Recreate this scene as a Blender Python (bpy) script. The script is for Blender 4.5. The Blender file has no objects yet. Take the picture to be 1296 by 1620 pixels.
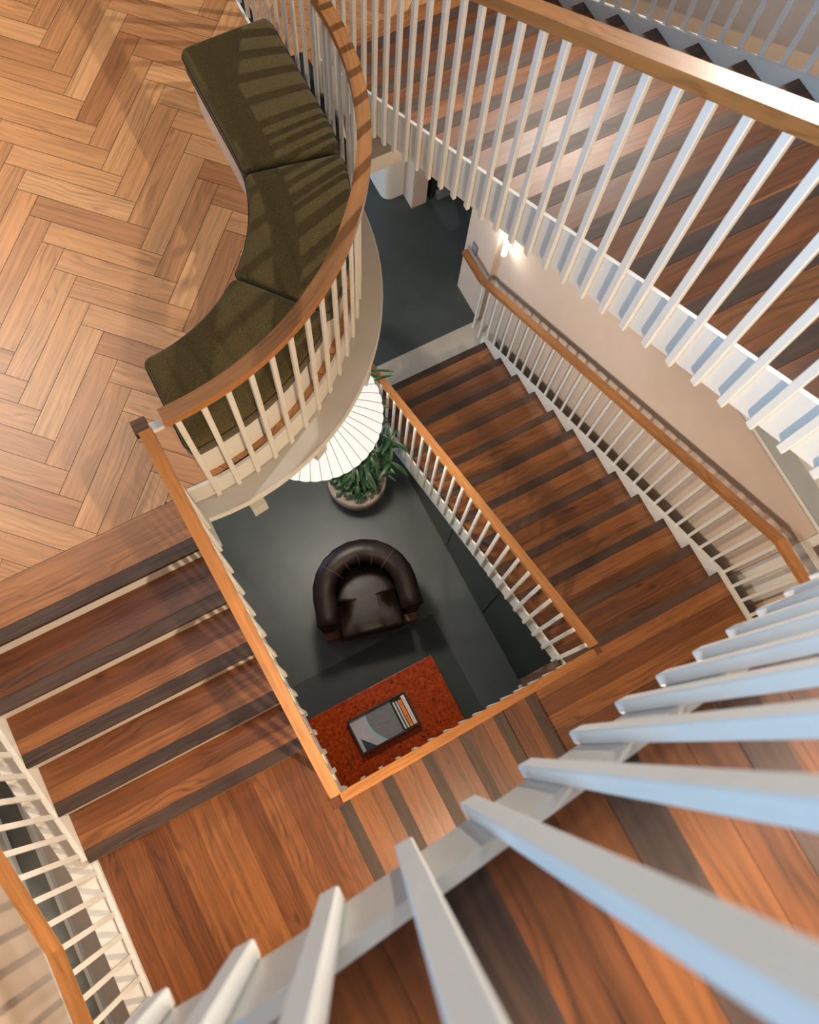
import bpy, bmesh, math, random
from mathutils import Vector, Matrix
random.seed(7)
PI = math.pi
S = bpy.context.scene
COL = S.collection

# ------------------------------------------------------------------ measured setting-out (metres, ground floor = 0)
G = 0.27                      # going
R1, R2 = 0.16309, 0.16911     # risers of lower and upper storey
XR, YN, XS, XL, YL = 2.7727, 2.8876, 1.1438, -1.5332, 0.1536
ZR = 12*R1; ZL = 18*R1; ZF = 23*R1
ZM = ZF + 3*R2; ZR2 = ZM + 11*R2; ZL2 = ZR2 + 6*R2
HC = 8.072                    # camera height
XI = 1.465                     # inner edge of the right-hand flights
CX, CY = -0.13, 2.92          # centre of the curved balustrade
YB = -1.28                    # back edge of the landings

# ------------------------------------------------------------------ camera
cam = bpy.data.cameras.new('camera'); cam_o = bpy.data.objects.new('camera', cam); COL.objects.link(cam_o)
cam.sensor_fit = 'VERTICAL'; cam.sensor_height = 36.0; cam.lens = 1400.96/1620*36.0
cam.clip_start = 0.02; cam.clip_end = 60
f_, nx, ny, psi = 1400.9555, 579.7498, 1183.6727, 0.495547
d = Vector((nx-648, -(ny-810), -f_)).normalized(); zc = -d
xc = Vector((math.cos(psi), math.sin(psi), 0)); xc = (xc - zc*xc.dot(zc)).normalized(); yc = zc.cross(xc)
# columns xc,yc,zc = world axes in camera space -> rows form camera-to-world
M = Matrix((xc, yc, zc))
cam_o.matrix_world = Matrix.Translation((0, 0, HC)) @ M.to_4x4()
cam.dof.use_dof = True; cam.dof.focus_distance = 5.2; cam.dof.aperture_fstop = 5.2
S.camera = cam_o

# ------------------------------------------------------------------ world, exposure
S.view_settings.view_transform = 'Standard'; S.view_settings.look = 'None'
S.view_settings.gamma = 1; S.view_settings.exposure = 0.0; S.view_settings.use_curve_mapping = False
w = bpy.data.worlds.new('world'); S.world = w; w.use_nodes = True
w.node_tree.nodes['Background'].inputs[0].default_value = (0.55, 0.74, 1.0, 1)
w.node_tree.nodes['Background'].inputs[1].default_value = 0.14

def area(name, loc, target, size, sizey, power, color, spread=180):
    l = bpy.data.lights.new(name, 'AREA'); l.shape = 'RECTANGLE'; l.size = size; l.size_y = sizey
    l.energy = power; l.color = color; l.spread = math.radians(spread)
    o = bpy.data.objects.new(name, l); COL.objects.link(o); o.location = loc
    o.rotation_euler = (Vector(target)-Vector(loc)).to_track_quat('-Z', 'Y').to_euler(); return o
def point(name, loc, power, color, radius=0.05):
    l = bpy.data.lights.new(name, 'POINT'); l.energy = power; l.color = color; l.shadow_soft_size = radius
    o = bpy.data.objects.new(name, l); COL.objects.link(o); o.location = loc; return o
# daylight from the windows of the hall beyond the parquet (left); added fills overhead
area('window_light', (-3.6, .3, 8.3), (2.0, .3, 7.3), 4.0, 1.6, 64, (0.36, 0.66, 1.0), 60)
area('hall_fill_light', (-2.0, 5.0, 8.6), (-1.6, 4.2, 3.75), 1.6, 1.6, 88, (1.0, 0.85, 0.71), 84)  # warm fill added overhead to brighten the parquet
area('stair_fill_light', (4.2, .4, 11.2), (1.0, -.7, 6.7), 1.2, 1.2, 74, (1.0, 0.88, 0.75), 42)  # added warm fill for the nearest treads, not a real roof opening
area('well_fill_light', (-1.0, 2.5, 12.5), (1.4, .3, 4.0), 1.6, 1.6, 8, (0.95, 0.95, 1.0), 50)  # weak general fill added above the well, no such source there
area('ground_floor_window', (-1.9, 6.6, 1.7), (2.4, 4.2, .3), 2.5, 1.6, 60, (0.62, 0.80, 1.0), 120)
WARM = (1.0, 0.72, 0.45)
WARM2 = (1.0, 0.82, 0.62)

# ------------------------------------------------------------------ materials
def mat(name):
    m = bpy.data.materials.new(name); m.use_nodes = True
    nt = m.node_tree; b = nt.nodes['Principled BSDF']; return m, nt, b
def N(nt, t, **kw):
    n = nt.nodes.new(t)
    for k, v in kw.items(): setattr(n, k, v)
    return n
def L(nt, a, b): nt.links.new(a, b)
def math_(nt, op, a, b=None, c=None):
    n = N(nt, 'ShaderNodeMath', operation=op)
    for i, v in enumerate((a, b, c)):
        if v is None: continue
        if isinstance(v, (int, float)): n.inputs[i].default_value = v
        else: L(nt, v, n.inputs[i])
    return n.outputs[0]
def ramp(nt, fac, stops):
    r = N(nt, 'ShaderNodeValToRGB'); L(nt, fac, r.inputs[0])
    e = r.color_ramp.elements
    e[0].position, e[0].color = stops[0][0], (*stops[0][1], 1)
    e[1].position, e[1].color = stops[-1][0], (*stops[-1][1], 1)
    for p, c in stops[1:-1]:
        x = e.new(p); x.color = (*c, 1)
    return r.outputs[0]
def noise(nt, vec, scale, detail=2, rough=.5):
    n = N(nt, 'ShaderNodeTexNoise'); n.inputs['Scale'].default_value = scale
    n.inputs['Detail'].default_value = detail; n.inputs['Roughness'].default_value = rough
    L(nt, vec, n.inputs['Vector']); return n.outputs[0]
def mapping(nt, vec, scale):
    m = N(nt, 'ShaderNodeMapping'); L(nt, vec, m.inputs[0]); m.inputs['Scale'].default_value = scale; return m.outputs[0]
def mixc(nt, fac, a, b, mode='MIX'):
    m = N(nt, 'ShaderNodeMix', data_type='RGBA', blend_type=mode)
    for s, v in ((m.inputs['Factor'], fac), (m.inputs['A'], a), (m.inputs['B'], b)):
        if isinstance(v, (int, float)): s.default_value = v
        elif isinstance(v, tuple): s.default_value = (*v, 1)
        else: L(nt, v, s)
    return m.outputs['Result']
def bump(nt, b, h, strength, dist=.002):
    n = N(nt, 'ShaderNodeBump'); n.inputs['Strength'].default_value = strength; n.inputs['Distance'].default_value = dist
    L(nt, h, n.inputs['Height']); L(nt, n.outputs[0], b.inputs['Normal'])

def wood(name, stops, rough=.42, contrast=1.0, knots=True):
    """boards: UV in metres (u along the grain), per-board tone attribute"""
    m, nt, b = mat(name)
    uv = N(nt, 'ShaderNodeUVMap', uv_map='UVMap').outputs[0]
    tn = N(nt, 'ShaderNodeAttribute', attribute_name='tone').outputs['Fac']
    base = ramp(nt, tn, stops)
    sv = N(nt, 'ShaderNodeSeparateXYZ'); L(nt, uv, sv.inputs[0])
    warp = noise(nt, mapping(nt, uv, (1.5, 7.0, 1)), 1.0, 2, .5)
    ph = math_(nt, 'MULTIPLY_ADD', sv.outputs[1], 190.0, math_(nt, 'MULTIPLY', warp, 48.0))
    rings = math_(nt, 'MULTIPLY_ADD', math_(nt, 'SINE', ph), .5, .5)
    rings = math_(nt, 'POWER', rings, 3.0)
    vis = noise(nt, mapping(nt, uv, (1.2, 6.0, 2)), 1.3, 1, .5)
    rings = math_(nt, 'MULTIPLY', rings, math_(nt, 'MAXIMUM', math_(nt, 'MULTIPLY_ADD', vis, 3.0, -1.0), .1))
    fib = noise(nt, mapping(nt, uv, (9.0, 330.0, 1)), 1.0, 3, .7)
    streak = noise(nt, mapping(nt, uv, (1.6, 42.0, 1)), 1.0, 3, .6)
    broad = noise(nt, mapping(nt, uv, (1.2, 9.0, 1)), 1.0, 2, .5)
    dark = math_(nt, 'MULTIPLY', rings, .48*contrast)
    dark = math_(nt, 'ADD', dark, math_(nt, 'MULTIPLY', math_(nt, 'SUBTRACT', fib, .45), .8*contrast))
    dark = math_(nt, 'ADD', dark, math_(nt, 'MULTIPLY', math_(nt, 'SUBTRACT', streak, .5), 1.5*contrast))
    dark = math_(nt, 'ADD', dark, math_(nt, 'MULTIPLY', math_(nt, 'SUBTRACT', broad, .5), .9*contrast))
    if knots:
        v = N(nt, 'ShaderNodeTexVoronoi'); v.inputs['Scale'].default_value = 1.0
        L(nt, mapping(nt, uv, (1.1, 3.3, 1)), v.inputs['Vector'])
        k = N(nt, 'ShaderNodeMapRange'); L(nt, v.outputs['Distance'], k.inputs[0])
        k.inputs[1].default_value = .012; k.inputs[2].default_value = .055; k.inputs[3].default_value = .7; k.inputs[4].default_value = 0
        dark = math_(nt, 'ADD', dark, k.outputs[0])
    cl = N(nt, 'ShaderNodeClamp'); L(nt, dark, cl.inputs[0]); cl.inputs[1].default_value = -.30; cl.inputs[2].default_value = .85
    mul = math_(nt, 'SUBTRACT', 1.0, cl.outputs[0])
    c = N(nt, 'ShaderNodeVectorMath', operation='SCALE'); L(nt, base, c.inputs[0]); L(nt, mul, c.inputs['Scale'])
    L(nt, c.outputs[0], b.inputs['Base Color'])
    b.inputs['Roughness'].default_value = rough
    bump(nt, b, fib, .12, .001)
    return m
OAK = wood('oak_parquet', [(0, (.34, .142, .052)), (.12, (.42, .195, .078)), (.6, (.50, .245, .100)), (1, (.56, .30, .135))], .40, .6)
TREAD = wood('oak_tread', [(0, (.115, .034, .0085)), (.5, (.178, .058, .0140)), (1, (.25, .092, .025))], .40, .85)
BORDER = wood('oak_border_board', [(0, (.25, .090, .026)), (1, (.34, .135, .042))], .40, .8)
SMOKED = wood('smoked_oak', [(0, (.042, .021, .013)), (1, (.075, .037, .022))], .55)
RAILW = wood('oak_handrail', [(0, (.29, .118, .034)), (1, (.40, .175, .055))], .38, .6, False)

def simple(name, col, rough=.5, metal=0, spec=None, nz=0, nscale=8, bmp=0, bscale=60):
    m, nt, b = mat(name)
    b.inputs['Roughness'].default_value = rough; b.inputs['Metallic'].default_value = metal
    tc = N(nt, 'ShaderNodeTexCoord').outputs['Object']
    n = noise(nt, tc, nscale, 4, .6)
    lo = tuple(max(0, c*(1-nz)) for c in col); hi = tuple(c*(1+nz) for c in col)
    L(nt, ramp(nt, n, [(.3, lo), (.7, hi)]), b.inputs['Base Color'])
    if bmp: bump(nt, b, noise(nt, tc, bscale, 3, .6), bmp)
    return m
WHITE = simple('white_painted_steel', (.66, .655, .62), .38, nz=.03)
PLASTW = simple('white_plaster', (.66, .64, .60), .8, nz=.04, bmp=.1, bscale=30)
LEDGEM = simple('pale_ledge_plaster', (.50, .485, .455), .8, nz=.06, nscale=3)
STONE = simple('beige_screed', (.46, .42, .36), .75, nz=.10, nscale=5, bmp=.1, bscale=40)
CONC = simple('grey_concrete', (.052, .063, .063), .42, nz=.20, nscale=1.6, bmp=.05)
RUGM = simple('dark_mat', (.036, .045, .043), .75, nz=.08, bmp=.3, bscale=300)
GREEN = simple('green_lacquer', (.022, .033, .030), .4, nz=.05)
BLACK = simple('black_metal', (.012, .013, .014), .4)
GREYM = simple('grey_metal', (.18, .19, .21), .4)
SILL = simple('grey_green_sill', (.17, .19, .17), .5, nz=.05)
SILLR = simple('grey_sill', (.33, .34, .34), .5, nz=.05)
STEEL = simple('brushed_steel', (.78, .77, .74), .35, .2)
SOIL = simple('soil', (.05, .032, .018), .9, nz=.5, nscale=60, bmp=.8, bscale=80)
POT = simple('grey_clay', (.30, .245, .20), .7, nz=.15)
PAPERW = simple('page_edges', (.62, .61, .6), .8, nz=.05, nscale=200)
REDC = simple('red_cover', (.45, .03, .02), .5); ORANGE = simple('orange_cover', (.85, .25, .01), .45)
GREYC = simple('grey_cover', (.22, .23, .27), .5); NAVY = simple('navy_cover', (.03, .035, .06), .4)
BRONZE = simple('dark_bronze', (.045, .036, .026), .4, .4)
WOODF = simple('walnut_foot', (.14, .055, .025), .45, nz=.2, nscale=20)
SWITCH = simple('grey_switch', (.25, .27, .30), .35)
BLACKT = simple('spine_lettering', (.05, .03, .01), .6)

def plaster():
    m, nt, b = mat('beige_wall_plaster')
    tc = N(nt, 'ShaderNodeTexCoord').outputs['Object']
    n = noise(nt, tc, 2.2, 2, .5)
    rings = math_(nt, 'SINE', math_(nt, 'MULTIPLY', n, 170.0))
    big = noise(nt, tc, 1.1, 4, .6)
    L(nt, ramp(nt, big, [(.3, (.54, .43, .35)), (.7, (.62, .50, .41))]), b.inputs['Base Color'])
    b.inputs['Roughness'].default_value = .85; bump(nt, b, rings, .05, .002)
    return m
WALL = plaster()
def boucle():
    m, nt, b = mat('olive_boucle')
    tc = N(nt, 'ShaderNodeTexCoord').outputs['Object']
    n = noise(nt, tc, 190, 3, .75); n2 = noise(nt, tc, 5, 2)
    c = ramp(nt, n, [(.3, (.018, .0115, .0015)), (.5, (.062, .041, .005)), (.75, (.15, .105, .018))])
    L(nt, mixc(nt, math_(nt, 'MULTIPLY', n2, .3), c, (.05, .04, .01)), b.inputs['Base Color'])
    b.inputs['Roughness'].default_value = .95; bump(nt, b, n, .8, .004)
    b.inputs['Sheen Weight'].default_value = .15
    return m
BOUCLE = boucle()
PIPING = simple('olive_piping', (.020, .016, .005), .9)
def leather():
    m, nt, b = mat('dark_leather')
    tc = N(nt, 'ShaderNodeTexCoord').outputs['Object']
    n = noise(nt, tc, 7, 4, .6); fine = noise(nt, tc, 90, 3, .6)
    L(nt, ramp(nt, n, [(.3, (.005, .0025, .003)), (.7, (.016, .006, .006))]), b.inputs['Base Color'])
    b.inputs['Roughness'].default_value = .45; b.inputs['Specular IOR Level'].default_value = .35; bump(nt, b, math_(nt, 'ADD', n, math_(nt, 'MULTIPLY', fine, .2)), .25, .01)
    return m
LEATHER = leather()
def burl():
    m, nt, b = mat('red_burl_veneer')
    tc = N(nt, 'ShaderNodeTexCoord').outputs['Object']
    a = noise(nt, tc, 9, 6, .7); warp = N(nt, 'ShaderNodeVectorMath', operation='ADD')
    L(nt, tc, warp.inputs[0]); nn = N(nt, 'ShaderNodeTexNoise'); nn.inputs['Scale'].default_value = 14; L(nt, tc, nn.inputs[0])
    sc = N(nt, 'ShaderNodeVectorMath', operation='SCALE'); L(nt, nn.outputs['Color'], sc.inputs[0]); sc.inputs['Scale'].default_value = .06
    L(nt, sc.outputs[0], warp.inputs[1])
    fine = noise(nt, warp.outputs[0], 34, 5, .75)
    col = ramp(nt, fine, [(.28, (.06, .009, .004)), (.46, (.27, .028, .002)), (.72, (.46, .082, .004))])
    v = N(nt, 'ShaderNodeTexVoronoi'); v.inputs['Scale'].default_value = 30; L(nt, warp.outputs[0], v.inputs['Vector'])
    k = N(nt, 'ShaderNodeMapRange'); L(nt, v.outputs['Distance'], k.inputs[0]); k.inputs[1].default_value = .16; k.inputs[2].default_value = .36
    k.inputs[3].default_value = 1; k.inputs[4].default_value = 0
    kk = math_(nt, 'MULTIPLY', k.outputs[0], math_(nt, 'GREATER_THAN', a, .5))
    L(nt, mixc(nt, math_(nt, 'MULTIPLY', kk, .8), col, (.035, .006, .004)), b.inputs['Base Color'])
    b.inputs['Roughness'].default_value = .3; b.inputs['Specular IOR Level'].default_value = .15
    return m
BURL = burl()
def leafm():
    m, nt, b = mat('glossy_leaf')
    tc = N(nt, 'ShaderNodeTexCoord').outputs['Object']
    L(nt, ramp(nt, noise(nt, tc, 14, 2), [(.3, (.004, .022, .008)), (.7, (.018, .075, .018))]), b.inputs['Base Color'])
    b.inputs['Roughness'].default_value = .45
    return m
LEAF = leafm()
def emit(name, col, st):
    m, nt, b = mat(name); b.inputs['Base Color'].default_value = (.3, .3, .29, 1)
    b.inputs['Emission Color'].default_value = (*col, 1); b.inputs['Emission Strength'].default_value = st; return m
PAPER = emit('glowing_pleated_paper', (1.0, .965, .92), .82)
TUBE = emit('glowing_tube', (1.0, .93, .85), 8)
TUBEU = emit('glowing_tube_upper', (1.0, .85, .68), 8)
def printm():
    """the printed picture lying in the tray: pale field, grey field, light blue arc, dark wedge"""
    m, nt, b = mat('printed_picture')
    tc = N(nt, 'ShaderNodeTexCoord').outputs['Object']
    s = N(nt, 'ShaderNodeSeparateXYZ'); L(nt, tc, s.inputs[0]); x, y = s.outputs[0], s.outputs[1]
    dx = math_(nt, 'SUBTRACT', x, .40); dy = math_(nt, 'SUBTRACT', y, .20)
    rr = math_(nt, 'SQRT', math_(nt, 'ADD', math_(nt, 'MULTIPLY', dx, dx), math_(nt, 'MULTIPLY', dy, dy)))
    ins = math_(nt, 'LESS_THAN', rr, .27)
    arc = math_(nt, 'LESS_THAN', math_(nt, 'ABSOLUTE', math_(nt, 'SUBTRACT', rr, .272)), .013)
    n = noise(nt, mapping(nt, tc, (3, 30, 1)), 4, 3)
    g = ramp(nt, n, [(.3, (.17, .17, .18)), (.7, (.24, .24, .25))])
    lil = ramp(nt, noise(nt, tc, 8, 3), [(.3, (.40, .38, .42)), (.7, (.50, .48, .52))])
    c = mixc(nt, ins, lil, g); c = mixc(nt, arc, c, (.33, .48, .56))
    # dark wedge in the near left corner
    e = math_(nt, 'MULTIPLY', math_(nt, 'LESS_THAN', math_(nt, 'ADD', x, math_(nt, 'MULTIPLY', y, .9)), .125), math_(nt, 'GREATER_THAN', x, .028))
    c = mixc(nt, e, c, (.045, .06, .075))
    L(nt, c, b.inputs['Base Color']); b.inputs['Roughness'].default_value = .12
    return m
PRINT = printm()

# ------------------------------------------------------------------ mesh builder
class MB:
    def __init__(s): s.v = []; s.f = []; s.uv = []; s.tone = []; s.smooth = []
    def face(s, pts, grain=(1, 0, 0), tone=None, off=None, smooth=False):
        pts = [Vector(p) for p in pts]; i = len(s.v); s.v += pts; s.f.append(list(range(i, i+len(pts))))
        n = (pts[1]-pts[0]).cross(pts[2]-pts[1]); n = n.normalized() if n.length > 1e-12 else Vector((0, 0, 1))
        g = Vector(grain); g = g - n*g.dot(n)
        if g.length < 1e-4: g = n.orthogonal()
        g.normalize(); h = n.cross(g)
        o = off or (0, 0)
        s.uv.append([(p.dot(g)+o[0], p.dot(h)+o[1]) for p in pts]); s.tone.append(.5 if tone is None else tone); s.smooth.append(smooth)
    def box(s, x0, x1, y0, y1, z0, z1, **k):
        P = lambda a, b, c: ((x0, x1)[a], (y0, y1)[b], (z0, z1)[c])
        for q in (((0,0,0),(0,1,0),(1,1,0),(1,0,0)), ((0,0,1),(1,0,1),(1,1,1),(0,1,1)), ((0,0,0),(1,0,0),(1,0,1),(0,0,1)),
                  ((0,1,0),(0,1,1),(1,1,1),(1,1,0)), ((0,0,0),(0,0,1),(0,1,1),(0,1,0)), ((1,0,0),(1,1,0),(1,1,1),(1,0,1))):
            s.face([P(*t) for t in q], **k)
    def prism(s, poly, axis, a, b, **k):
        """poly: 2D outline in the plane across `axis` ('x': (y,z), 'y': (x,z), 'z': (x,y))"""
        def T(p, t):
            return {'x': (t, p[0], p[1]), 'y': (p[0], t, p[1]), 'z': (p[0], p[1], t)}[axis]
        ar = sum(poly[i][0]*poly[(i+1) % len(poly)][1]-poly[(i+1) % len(poly)][0]*poly[i][1] for i in range(len(poly)))
        if ar < 0: poly = poly[::-1]
        if axis == 'y': poly = poly[::-1]
        if a > b: a, b = b, a
        s.face([T(p, b) for p in poly], **k); s.face([T(p, a) for p in poly[::-1]], **k)
        n = len(poly)
        for i in range(n):
            p, q = poly[i], poly[(i+1) % n]
            s.face([T(p, a), T(q, a), T(q, b), T(p, b)], **k)
    def loft(s, rings, closed=True, caps=True, smooth=True, tone=None, loop=False):
        """rings of equal point counts, shared vertices"""
        base = len(s.v); m = len(rings[0])
        for r in rings: s.v += [Vector(p) for p in r]
        acc = 0; L_ = [0]
        for i in range(1, len(rings)): acc += (Vector(rings[i][0])-Vector(rings[i-1][0])).length; L_.append(acc)
        nr = len(rings)
        for i in range(nr if loop else nr-1):
            i2 = (i+1) % nr
            w_ = 0
            for j in range(m if closed else m-1):
                j2 = (j+1) % m
                s.f.append([base+i*m+j, base+i*m+j2, base+i2*m+j2, base+i2*m+j])
                dw = (Vector(rings[i][j2])-Vector(rings[i][j])).length; lb = L_[i2] if i2 else L_[-1]+.05
                s.uv.append([(L_[i], w_), (L_[i], w_+dw), (lb, w_+dw), (lb, w_)]); w_ += dw
                s.tone.append(.5 if tone is None else tone); s.smooth.append(smooth)
        if caps and not loop:
            for r, fl in ((0, True), (nr-1, False)):
                idx = [base+r*m+j for j in range(m)]; idx = idx[::-1] if fl else idx
                s.f.append(idx); s.uv.append([(s.v[q].x, s.v[q].y) for q in idx]); s.tone.append(.5 if tone is None else tone); s.smooth.append(False)
    def build(s, name, m, parent=None, loc=(0, 0, 0), bevel=0, fix=False, seg=2):
        me = bpy.data.meshes.new(name); me.from_pydata([tuple(p) for p in s.v], [], s.f)
        uvl = me.uv_layers.new(name='UVMap'); k = 0
        for u in s.uv:
            for q in u: uvl.data[k].uv = q; k += 1
        at = me.attributes.new('tone', 'FLOAT', 'FACE'); at.data.foreach_set('value', s.tone)
        me.polygons.foreach_set('use_smooth', s.smooth)
        me.materials.append(m)
        if bevel or fix:
            bm = bmesh.new(); bm.from_mesh(me)
            bmesh.ops.remove_doubles(bm, verts=bm.verts, dist=1e-5)
            bmesh.ops.recalc_face_normals(bm, faces=bm.faces)
            if bevel: bmesh.ops.bevel(bm, geom=[e for e in bm.edges if e.calc_face_angle(0) > .5], offset=bevel, segments=seg, profile=.6, affect='EDGES', clamp_overlap=True)
            bm.to_mesh(me); bm.free()
        me.update()
        o = bpy.data.objects.new(name, me); COL.objects.link(o); o.location = loc
        if parent: o.parent = parent
        return o
def tag(o, label=None, cat=None, group=None, kind=None):
    if label: o['label'] = label
    if cat: o['category'] = cat
    if group: o['group'] = group
    if kind: o['kind'] = kind
    return o
def thing(name, label, cat, loc=(0, 0, 0), rz=0, group=None):
    o = bpy.data.objects.new(name, None); COL.objects.link(o); o.location = loc; o.rotation_euler = (0, 0, rz); o.empty_display_size = .1
    return tag(o, label, cat, group)
def struct(mb, name, m, **k): return tag(mb.build(name, m, **k), kind='structure')
def rel(mb, loc):
    for p in mb.v: p.x -= loc[0]; p.y -= loc[1]; p.z -= loc[2]
    return mb
def rt(): return random.random()
def ro(): return (random.uniform(0, 60), random.uniform(0, 60))

# ------------------------------------------------------------------ boards helper
def boards(mb, x0, x1, y0, y1, z, th, across, widths, gap=.0009):
    """a deck of boards filling the rectangle; across='y' -> boards run along x and are stacked in y"""
    t = y0 if across == 'y' else x0; end = y1 if across == 'y' else x1; i = 0
    while t < end-.004:
        w_ = min(widths[i % len(widths)], end-t); i += 1
        if end-t-w_ < .02: w_ = end-t
        a, b = t+gap/2, t+w_-gap/2; t += w_
        k = dict(tone=rt(), off=ro())
        if across == 'y': mb.box(x0, x1, a, b, z-th, z, grain=(1, 0, 0), **k)
        else: mb.box(a, b, y0, y1, z-th, z, grain=(0, 1, 0), **k)
    return mb
NW = .070; TH = .035
def step(parent, O, kind, x0, x1, n, z, rh, direction):
    """one step. direction: 'up-y' climbs toward -y (nosing faces +y); 'up+y' climbs toward +y; 'up-x' climbs toward -x.
    n = nosing coordinate"""
    mb = MB(); nb = MB(); rb = MB(); k = dict(tone=rt(), off=ro())
    if direction == 'up-y':
        boards(mb, x0, x1, n-G-.005, n-NW, z, TH, 'y', [.080, .127]); nb.box(x0, x1, n-NW+.001, n, z-TH, z, grain=(1, 0, 0), **k)
        rb.box(x0, x1, n-.02, n-.004, z-rh, z-TH-.0005)
    elif direction == 'up+y':
        boards(mb, x0, x1, n+NW, n+G+.003, z, TH, 'y', [.080, .127]); nb.box(x0, x1, n, n+NW-.001, z-TH, z, grain=(1, 0, 0), **k)
        rb.box(x0, x1, n+.003, n+.018, z-rh, z-TH-.0005)
    else:
        boards(mb, n-G-.003, n-NW, x0, x1, z, TH, 'x', [.127, .080]); nb.box(n-NW+.001, n, x0, x1, z-TH, z, grain=(0, 1, 0), **k)
        rb.box(n-.018, n-.003, x0, x1, z-rh, z-TH-.0005)
    t = rel(mb, O).build('tread', TREAD, parent); rel(nb, O).build('nosing', SMOKED, t)
    rel(rb, O).build('riser', WHITE, parent)

def plate(parent, O, axis, pts, a, b, name='stringer'):
    rel_m = MB(); rel_m.prism(pts, axis, a, b); return rel(rel_m, O).build(name, WHITE, parent, fix=True)

# ================================================================== STRUCTURE
# ground floor
mb = MB(); mb.box(-2.4, 7, -2.2, 8, -.2, 0); struct(mb, 'floor', CONC)
mb = MB(); mb.box(1.30, 2.94, 2.893, 3.185, 0.0005, .012); struct(mb, 'trim_1', STONE)

# parquet floor of the first level, clipped to the curved edge
def clip(poly, region):
    out = poly
    n = len(region)
    for i in range(n):
        a, b = region[i], region[(i+1) % n]
        ins = lambda p: (b[0]-a[0])*(p[1]-a[1])-(b[1]-a[1])*(p[0]-a[0]) >= 0
        inp, out = out, []
        for j in range(len(inp)):
            p, q = inp[j], inp[(j+1) % len(inp)]
            ip, iq = ins(p), ins(q)
            if ip: out.append(p)
            if ip != iq:
                d1 = (b[0]-a[0])*(p[1]-a[1])-(b[1]-a[1])*(p[0]-a[0]); d2 = (b[0]-a[0])*(q[1]-a[1])-(b[1]-a[1])*(q[0]-a[0])
                t = d1/(d1-d2); out.append((p[0]+(q[0]-p[0])*t, p[1]+(q[1]-p[1])*t))
        if len(out) < 3: return []
    return out
RK = 1.382
regA = [(-4.5, 1.521), (-.2, 1.521)] + [(CX+RK*math.cos(a), CY+RK*math.sin(a)) for a in [math.radians(-88+i*4) for i in range(23)]] + [(CX+RK, 7.0), (-4.5, 7.0)]
regB = [(CX+RK+.06, 3.668), (XR+.03, 3.668), (XR+.03, 7.0), (CX+RK+.06, 7.0)]
regs = [regA, regB]
W_, n_ = .1283, 5; L_ = W_*n_; gp = .0013
fm = MB()
def add_plank(u0, u1, v0, v1, gr):
    u0 += gp; v0 += gp; u1 -= gp; v1 -= gp
    q = [((u-v)/math.sqrt(2)+.197, (u+v)/math.sqrt(2)+2.980) for u, v in ((u0, v0), (u1, v0), (u1, v1), (u0, v1))]
    for rg in regs:
        c = clip(q, rg)
        if len(c) >= 3:
            ar = abs(sum(c[i][0]*c[(i+1) % len(c)][1]-c[(i+1) % len(c)][0]*c[i][1] for i in range(len(c))))/2
            if ar > 1e-4: fm.face([(x, y, ZF) for x, y in c], grain=gr, tone=rt(), off=ro())
s2 = 1/math.sqrt(2)
for j in range(-7, 8):
    for i in range(-60, 60):
        u = i*W_ + j*2*L_; v = i*W_
        x = (u-v)/math.sqrt(2)+.197; y = (u+v)/math.sqrt(2)+2.98
        if not (-5.3 < x < 4 and .6 < y < 7.8): continue
        add_plank(u, u+L_, v, v+W_, (s2, s2, 0))
        add_plank(u-W_, u, v, v+L_, (-s2, s2, 0))
struct(fm, 'floor.001', OAK)
# edge boards of that level: along the head of the left flight and along the foot of the upper flight
eb = MB(); boards(eb, -4.5, -.235, YL+4*G+NW, 1.5195, ZF, .03, 'y', [.218])
boards(eb, XI, XR+.03, YN+2*G+.004, 3.667, ZF, .03, 'y', [.24]); eb.tone = [.85]*len(eb.tone); struct(eb, 'trim_2', BORDER)
nb = MB(); nb.box(-4.5, -.235, YL+4*G, YL+4*G+NW-.002, ZF-.035, ZF, grain=(1, 0, 0), tone=.4, off=ro()); struct(nb, 'trim_3', SMOKED)
# slab under the parquet (dark joint colour on top, plaster edge)
def slab(poly, z0, z1, m, name):
    b = MB(); b.prism(poly, 'z', z0, z1); return struct(b, name, m)
arcA = lambda cx, cy, r, a0, a1, n=24: [(cx+r*math.cos(math.radians(a0+(a1-a0)*i/n)), cy+r*math.sin(math.radians(a0+(a1-a0)*i/n))) for i in range(n+1)]
slab([(-4.5, YL+4*G+.02), (-.235, YL+4*G+.02), (-.235, 1.53)] + arcA(CX, CY, RK-.002, -92, 0) + [(CX+RK-.002, 3.0), (XI-.05, 3.0), (XI-.05, 3.44), (XR+.03, 3.44), (XR+.03, 7), (-4.5, 7)], ZF-.19, ZF-.004, BLACK, 'trim_4')
EX, EY, ER = -.04, 2.81, 1.40
ledge = [(-.232, 1.26), (-.20, 1.26), (-.20, EY-math.sqrt(ER**2-.16**2))] + arcA(EX, EY, ER, -96, 0) + [(EX+ER, 2.93), (1.50, 2.985), (3.0, 2.985), (3.0, 7), (-4.5, 7), (-4.5, 1.26)]
slab(ledge, ZF-.245, ZF-.205, LEDGEM, 'trim_5')
EI = ER-.07
lw = [(-.25, EY-math.sqrt(EI**2-.21**2))] + arcA(EX, EY, EI, -96, 0) + [(EX+EI, 3.05), (3.0, 3.05), (3.0, 7), (-4.5, 7), (-4.5, 1.50), (-.25, 1.50)]
slab(lw, ZF-.45, ZF-.247, PLASTW, 'ceiling')
fa = [(-.20, EY-math.sqrt(ER**2-.16**2))] + arcA(EX, EY, ER, -96, 0) + [(EX+ER, 2.93), (1.50, 2.985), (3.0, 2.985)]
mb = MB(); cen = Vector((EX-.5, EY+.6, 0)); rg = []
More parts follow.
